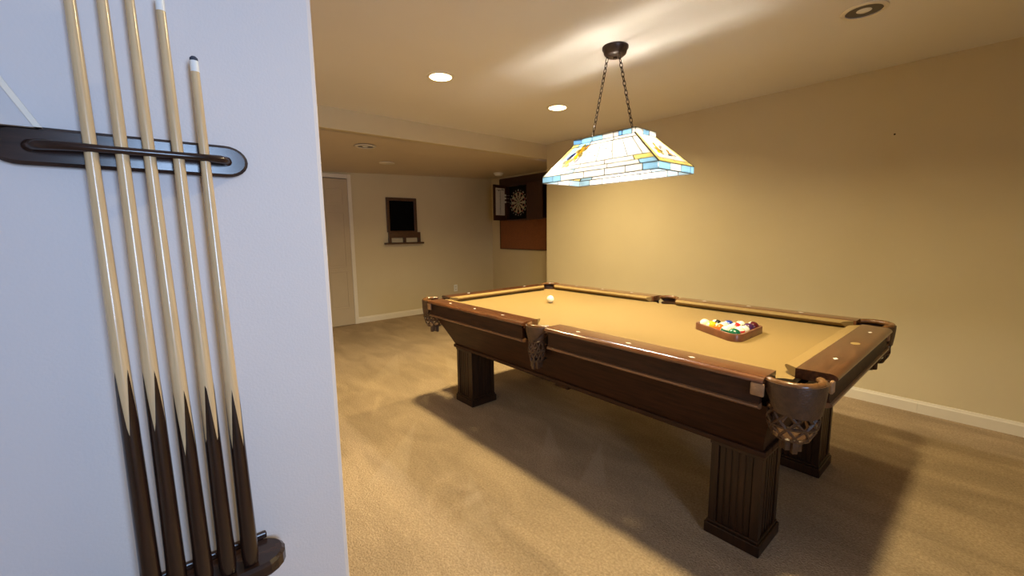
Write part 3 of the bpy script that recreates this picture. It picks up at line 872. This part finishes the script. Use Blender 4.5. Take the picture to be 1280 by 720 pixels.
for s in range(4):
    e = (s + 1) % 4
    longside = s % 2 == 0
    f, nr_ = face(K[s], K[e], Rr[e], Rr[s])
    if longside:
        band(f, nr_, [(1.2, GB), (.9, GB), (2.4, GW), (2.0, GW), (1.8, GW), (1.4, GW), (1.2, GB)])
    else:
        band(f, nr_, [(1.4, GB), (1.4, GW), (1.3, GB), (.5, GB)])
    f, nr_ = face(Tb[s], Tb[e], Tt[e], Tt[s])
    if longside: band(f, nr_, [(.9, GB2), (1.2, GB), (1.1, GB), (1.1, GW), (.5, GW), (.35, GB2), (.9, GB), (.3, GW)])
    else: band(f, nr_, [(1.2, GW), (1.0, GB), (1.2, GW)])
    f, nr_ = face(Rr[s], Rr[e], Tb[e], Tb[s])
    bar(f(0, 0), f(0, 1), .007)
    if longside:
        band(f, nr_, [(1.7, GW), (1.0, GB), (2.6, GW), (2.2, GW), (1.1, GB)], 0, .14)
        band(f, nr_, [(.5, GCR), (2.2, GW), (1.9, GW), (2.0, GW), (1.2, GCR)], .14, .28)
        # tall upper field: cream edge, blue edge, white panes with radiating cames
        us = [0, .07, .15, .34, .50, .66, .80, .93, 1]
        ms = [GCR, GB, GW, GW, GW, GW, GW, GW]
        for k in range(len(ms)):
            pane_quad([f(us[k], .28), f(us[k + 1], .28), f(us[k + 1], .90), f(us[k], .90)], ms[k], nr_)
            if k: bar(f(us[k] + (.02 if 1 < k < 7 and k % 2 else 0) * 0, .28), f(us[k], .90), .0030 if k > 2 else .0042)
        bar(f(0, .28), f(1, .28)); bar(f(0, .90), f(1, .90), .003)
        band(f, nr_, [(1.0, GCR), (1.6, GB), (3.0, GW), (2.6, GW)], .90, 1)
        # flowers and leaves, glass pieces raised on the field
        W = bx2 * 2
        def blob(u, v, r, m, ang=0, asp=1.0, n=7):
            du = r / (W * (1 - .45 * v)); dv = r / .20
            pts = []
            for i in range(n):
                t = 2 * PI * i / n
                x, y = math.cos(t), asp * math.sin(t)
                x, y = x * math.cos(ang) - y * math.sin(ang), x * math.sin(ang) + y * math.cos(ang)
                pts.append(f(u + du * x, v + dv * y))
            pane_quad(pts, m, nr_, th=.003, lift=.0035, inset=0)
        for (fu, fv, fr, pm, cm) in ((.25, .70, .027, GY, GY), (.16, .40, .023, GCR, GY)):
            for k in range(5):
                a = 2 * PI * k / 5 + .4
                blob(fu + fr * 1.05 * math.cos(a) / W / .75, fv + fr * 1.05 * math.sin(a) / .20, fr * .78, pm if k % 2 else GCR, a, .7)
            blob(fu, fv, fr * .62, cm)
        blob(.165, .60, .026, GDB, 1.0, .33); blob(.135, .58, .018, GDB, 1.0, .40); blob(.27, .86, .022, GB2, .1, .3)
        blob(.30, .82, .020, GA, .6, .3); blob(.245, .47, .017, GA, 1.2, .4); blob(.285, .52, .018, GLV, .9, .4); blob(.27, .40, .015, GLV, .5, .45)
        blob(.115, .35, .02, GB2, .5, .4)
        for k in range(9):
            blob(.34 + .04 * k + random.uniform(-.01, .01), random.uniform(.45, .8), .007, GLV, random.uniform(0, 3), .5, 5)
    else:
        band(f, nr_, [(1, GCR), (1.6, GCR), (1.6, GCR), (1, GCR)], 0, .13)
        us = [0, .09, .36, .66, .91, 1]
        ms = [GCR, GW, GW, GW, GCR]
        for k in range(5):
            pane_quad([f(us[k], .13), f(us[k + 1], .13), f(us[k + 1], 1), f(us[k], 1)], ms[k], nr_)
            if k: bar(f(us[k], .13), f(us[k], 1), .003)
        W = by2 * 2
        def blob2(u, v, r, m, ang=0, asp=1.0, n=7):
            du = r / (W * (1 - .4 * v)); dv = r / .27
            pts = []
            for i in range(n):
                t = 2 * PI * i / n; x, y = math.cos(t), asp * math.sin(t)
                x, y = x * math.cos(ang) - y * math.sin(ang), x * math.sin(ang) + y * math.cos(ang)
                pts.append(f(u + du * x, v + dv * y))
            pane_quad(pts, m, nr_, th=.003, lift=.0035, inset=0)
        for k in range(5):
            a = 2 * PI * k / 5
            blob2(.30 + .06 * math.cos(a), .40 + .085 * math.sin(a), .017, GY if k % 2 else GCR, a, .7)
        blob2(.30, .40, .012, GA)
        blob2(.50, .55, .02, GLV, .8, .4); blob2(.62, .33, .018, GA, 2.2, .4); blob2(.74, .30, .016, GLV, .2, .5); blob2(.55, .28, .02, GB2, 0, .35); blob2(.36, .62, .018, GY, 1.2, .35); blob2(.66, .45, .014, GA, 1, .6)
link('came', came_bm, CAME, shade)
# fitting inside: bar, sockets, bulbs
bm = bmesh.new()
tube(bm, [(-.19, 0, 1.807 - ZC), (.19, 0, 1.807 - ZC)], .008, 8)
for x in (-.165, .140): tube(bm, [(x, 0, 1.807 - ZC), (x, 0, zt_ + .004)], .005, 8)
tube(bm, [(-tx2, 0, zt_ - .004), (tx2, 0, zt_ - .004)], .005, 6)
link('cross_bar', bm, BRONZE, lamp, True)
bm = bmesh.new(); zf = zt_ - .012                       # unseen frame added to narrow the open top and shape the ceiling light streak
for a in ((-tx2 + .004, tx2 - .004, -ty2 + .004, -.054), (-tx2 + .004, tx2 - .004, .054, ty2 - .004), (-tx2 + .004, -.145, -.054, .054), (.145, tx2 - .004, -.054, .054)):
    box(bm, a[0], a[1], a[2], a[3], zf, zf + .003)
link('streak_mask', bm, BRONZE, lamp)
BULB = mat('lit_bulb', (1, .9, .7), 0.5, emit=BULB_COLOR, emit_s=BULB_POWER)
for x in (-.17, 0.0, .17):
    bm = bmesh.new(); lathe(bm, [(.016, 1.774 - ZC), (.016, 1.802 - ZC), (.010, 1.808 - ZC)], 14); sk = link('socket', bm, BRONZE, lamp, True, loc=(x, 0, 0))
    bm = bmesh.new(); bmesh.ops.create_icosphere(bm, subdivisions=2, radius=.03)
    for v in bm.verts: v.co.z += 1.748 - ZC
    link('bulb', bm, BULB, lamp, True, loc=(x, 0, 0))

# ------------------------------------------------------------------ far wall: framed board with a ledge, outlet
fb = empty('chalkboard', 'black board in a brown wooden frame over a small ledge on the far wall', 'board', (XB, .725, 1.48))
def rel(y, z): return y - .725, z - 1.48
y0, y1, z0, z1 = .478 - .725, .972 - .725, 1.31 - 1.48, 1.825 - 1.48
bm = bmesh.new()
w = .045
for a in ((y0, y0 + w, z0, z1), (y1 - w, y1, z0, z1), (y0 + w, y1 - w, z1 - w, z1), (y0 + w, y1 - w, z0, z0 + .02)):
    box(bm, .001, .028, a[0], a[1], a[2], a[3], bev=.004)
link('frame', bm, FRAMEW, fb)
link('panel', B(.001, .010, y0 + w, y1 - w, z0 + .02, z1 - w), SLATE, fb)
link('lower_rail', B(.001, .035, y0 + .015, y1 + .045, 1.225 - 1.48, 1.31 - 1.48, bev=.004), FRAMEW, fb)
for yy in (y0 + .03, .745 - .725, y1 + .018):
    link('post', B(.001, .05, yy - .018, yy + .018, 1.155 - 1.48, 1.228 - 1.48, bev=.003), FRAMEW, fb)
link('ledge', B(.001, .095, .425 - .725, 1.045 - .725, 1.130 - 1.48, 1.157 - 1.48, bev=.004), FRAMEW, fb)
ol_ = empty('wall_outlet', 'white electrical outlet plate low on the far wall', 'outlet', (XB, 1.66, .358))
link('plate', B(.0005, .006, -.035, .035, -.058, .058, bev=.002), WHITE, ol_)
for dz in (-.022, .022):
    bm = bmesh.new(); box(bm, .006, .008, -.015, .015, dz - .013, dz + .013, bev=.0008); s_ = link('socket', bm, TRIM, ol_)
    bm = bmesh.new(); box(bm, .008, .0085, -.008, -.005, dz - .006, dz + .006); box(bm, .008, .0085, .005, .008, dz - .006, dz + .006); link('slot', bm, DARK, s_)
wh = tag(link('wall_nail', (lambda b_: (lathe(b_, [(.0, 0), (.006, .002), (.006, .004), (.0025, .005), (.0025, .02)], 10, 'y'), b_)[1])(bmesh.new()), BRONZE, loc=(1.033, YW - .0195, 1.943)), 'tiny dark nail alone high on the right wall', 'nail')

# ------------------------------------------------------------------ dart corner
bb = empty('dart_backboard', 'wall panel, rust brown below and darkened above as if in shade, behind the dartboard cabinet', 'panel', (-3.6, YA, 1.6))
link('lower_board', B(-4.185 + 3.6, -2.75 + 3.6, -.016, -.001, 1.012 - 1.6, 1.50 - 1.6), CORK, bb)
link('shaded_upper_board', B(-4.185 + 3.6, -2.75 + 3.6, -.016, -.001, 1.502 - 1.6, 2.185 - 1.6), CABW, bb)  # upper half coloured dark to stand in for the alcove shadow
bm = bmesh.new()
for a in ((-4.20, -2.735, 1.0, 1.014), (-4.20, -4.186, 1.014, 2.19), (-4.186, -2.735, 2.184, 2.196)):
    box(bm, a[0] + 3.6, a[1] + 3.6, -.022, -.001, a[2] - 1.6, a[3] - 1.6)
link('edging', bm, FRAMEW, bb)
cb = empty('dartboard_cabinet', 'dark wooden dartboard cabinet with open doors in the alcove', 'cabinet', (-3.67, YA - .023, 1.775))
cx0, cx1, cz0, cz1, dep = -3.93 + 3.67, -3.40 + 3.67, 1.485 - 1.775, 2.06 - 1.775, .085
link('back', B(cx0, cx1, -.012, 0, cz0, cz1), BLACK, cb)
bm = bmesh.new()
for a in ((cx0, cx0 + .018, cz0, cz1), (cx1 - .018, cx1, cz0, cz1), (cx0 + .018, cx1 - .018, cz0, cz0 + .018), (cx0 + .018, cx1 - .018, cz1 - .018, cz1)):
    box(bm, a[0], a[1], -dep, -.012, a[2], a[3])
link('carcass', bm, CABW, cb)
def cab_door(hx, sgn, ang, board):
    wd = .30 if board else .40
    d_ = link('door', B(0, sgn * wd, -.020, 0, cz0, cz1, bev=.003), CABW, cb)
    d_.location = (hx, -dep - .001, 0); d_.rotation_euler = (0, 0, ang)
    if board:
        s_ = link('scoreboard', B(sgn * .03, sgn * .255, .0005, .006, -.205, .235), SCORE, d_)
        bm = bmesh.new()
        box(bm, sgn * .139, sgn * .143, .006, .0072, -.19, .20); box(bm, sgn * .045, sgn * .24, .006, .0072, .20, .206)
        for k in range(6): box(bm, sgn * .150, sgn * .157, .006, .0072, .15 - .05 * k, .157 - .05 * k)
        box(bm, sgn * .05, sgn * .11, .006, .0072, .212, .222); box(bm, sgn * .17, sgn * .19, .006, .0072, .185, .205)
        link('score_marks', bm, CAME, d_)
    return d_
cab_door(cx0, 1, -math.radians(79), True)
cab_door(cx1, -1, math.radians(172), False)
db = empty('dartboard', 'round black and cream dartboard inside the dark cabinet', 'dartboard', (-3.650, YA - .023 - .013, 1.768))
bm = bmesh.new(); lathe(bm, [(.215, 0), (.2255, -.004), (.2255, -.03), (.222, -.034)], 40, 'y'); link('rim', bm, BLACK, db, True)
bm = bmesh.new()
def ringseg(r0, r1, a0, a1, y, mi):
    pts = [(r0, a0), (r1, a0), (r1, (a0 + a1) / 2), (r1, a1), (r0, a1), (r0, (a0 + a1) / 2)]
    prism(bm, [(r * math.cos(a), r * math.sin(a)) for r, a in pts], lambda u, v, h: (u, h, v), y, y - .002, mi)
for k in range(20):
    a0 = PI / 2 - PI / 20 + k * PI / 10; a1 = a0 + PI / 10
    dk = k % 2 == 0
    for r0, r1, mi in ((.016, .099, 0 if dk else 1), (.107, .162, 0 if dk else 1), (.099, .107, 2 if dk else 3), (.162, .170, 2 if dk else 3)):
        ringseg(r0, r1, a0, a1, -.0345, mi)
    ringseg(.0064, .016, a0, a1, -.0345, 3); ringseg(.0, .0064, a0, a1, -.0345, 2) if False else None
lathe(bm, [(.0064, -.0345), (.006, -.037)], 12, 'y', mi=2)
link('segments', bm, [BLACK, SISAL, REDS, GREENS], db)
bm = bmesh.new()
for r in (.099, .107, .162, .170, .016):
    tube(bm, [(r * math.cos(2 * PI * i / 40), -.037, r * math.sin(2 * PI * i / 40)) for i in range(40)], .0008, 4, closed=True)
for k in range(20):
    a = PI / 2 - PI / 20 + k * PI / 10
    tube(bm, [(.016 * math.cos(a), -.037, .016 * math.sin(a)), (.172 * math.cos(a), -.037, .172 * math.sin(a))], .0008, 4)
link('wire', bm, STEEL, db)
# number ring
nb = bmesh.new()
for k, num in enumerate((20, 1, 18, 4, 13, 6, 10, 15, 2, 17, 3, 19, 7, 16, 8, 11, 14, 9, 12, 5)):
    cu = bpy.data.curves.new('number', 'FONT'); cu.body = str(num); cu.size = .034; cu.align_x = 'CENTER'; cu.align_y = 'CENTER'; cu.extrude = .0006
    to = bpy.data.objects.new('number', cu); COL.objects.link(to)
    dg = bpy.context.evaluated_depsgraph_get(); me = bpy.data.meshes.new_from_object(to.evaluated_get(dg))
    a = PI / 2 - k * PI / 10
    mt = Matrix.Translation((.197 * math.cos(a), -.0362, .197 * math.sin(a))) @ Matrix.Rotation(PI / 2, 4, 'X') @ Matrix.Rotation(a - PI / 2, 4, 'Z')
    me.transform(mt); nb.from_mesh(me)
    bpy.data.objects.remove(to); bpy.data.meshes.remove(me)
link('number_ring', nb, SCORE, db)
# darts parked at the cabinet's left
for k, dz in enumerate((.13, .08, .02)):
    dn = ('top', 'middle', 'lowest')[k]
    t = empty('dart', '%s of the three darts stuck left of the dartboard in the cabinet' % dn, 'dart', (-3.895, YA - .036, 1.768 + dz), 'darts in the dartboard cabinet')
    bm = bmesh.new(); lathe(bm, [(.0006, 0), (.001, -.02), (.0035, -.025), (.0035, -.06), (.002, -.065), (.002, -.09)], 8, 'y'); link('barrel', bm, STEEL, t, True)
    bm = bmesh.new(); box(bm, -.016, .016, -.12, -.088, -.0006, .0006); box(bm, -.0006, .0006, -.12, -.088, -.016, .016); link('flight', bm, SCORE, t)
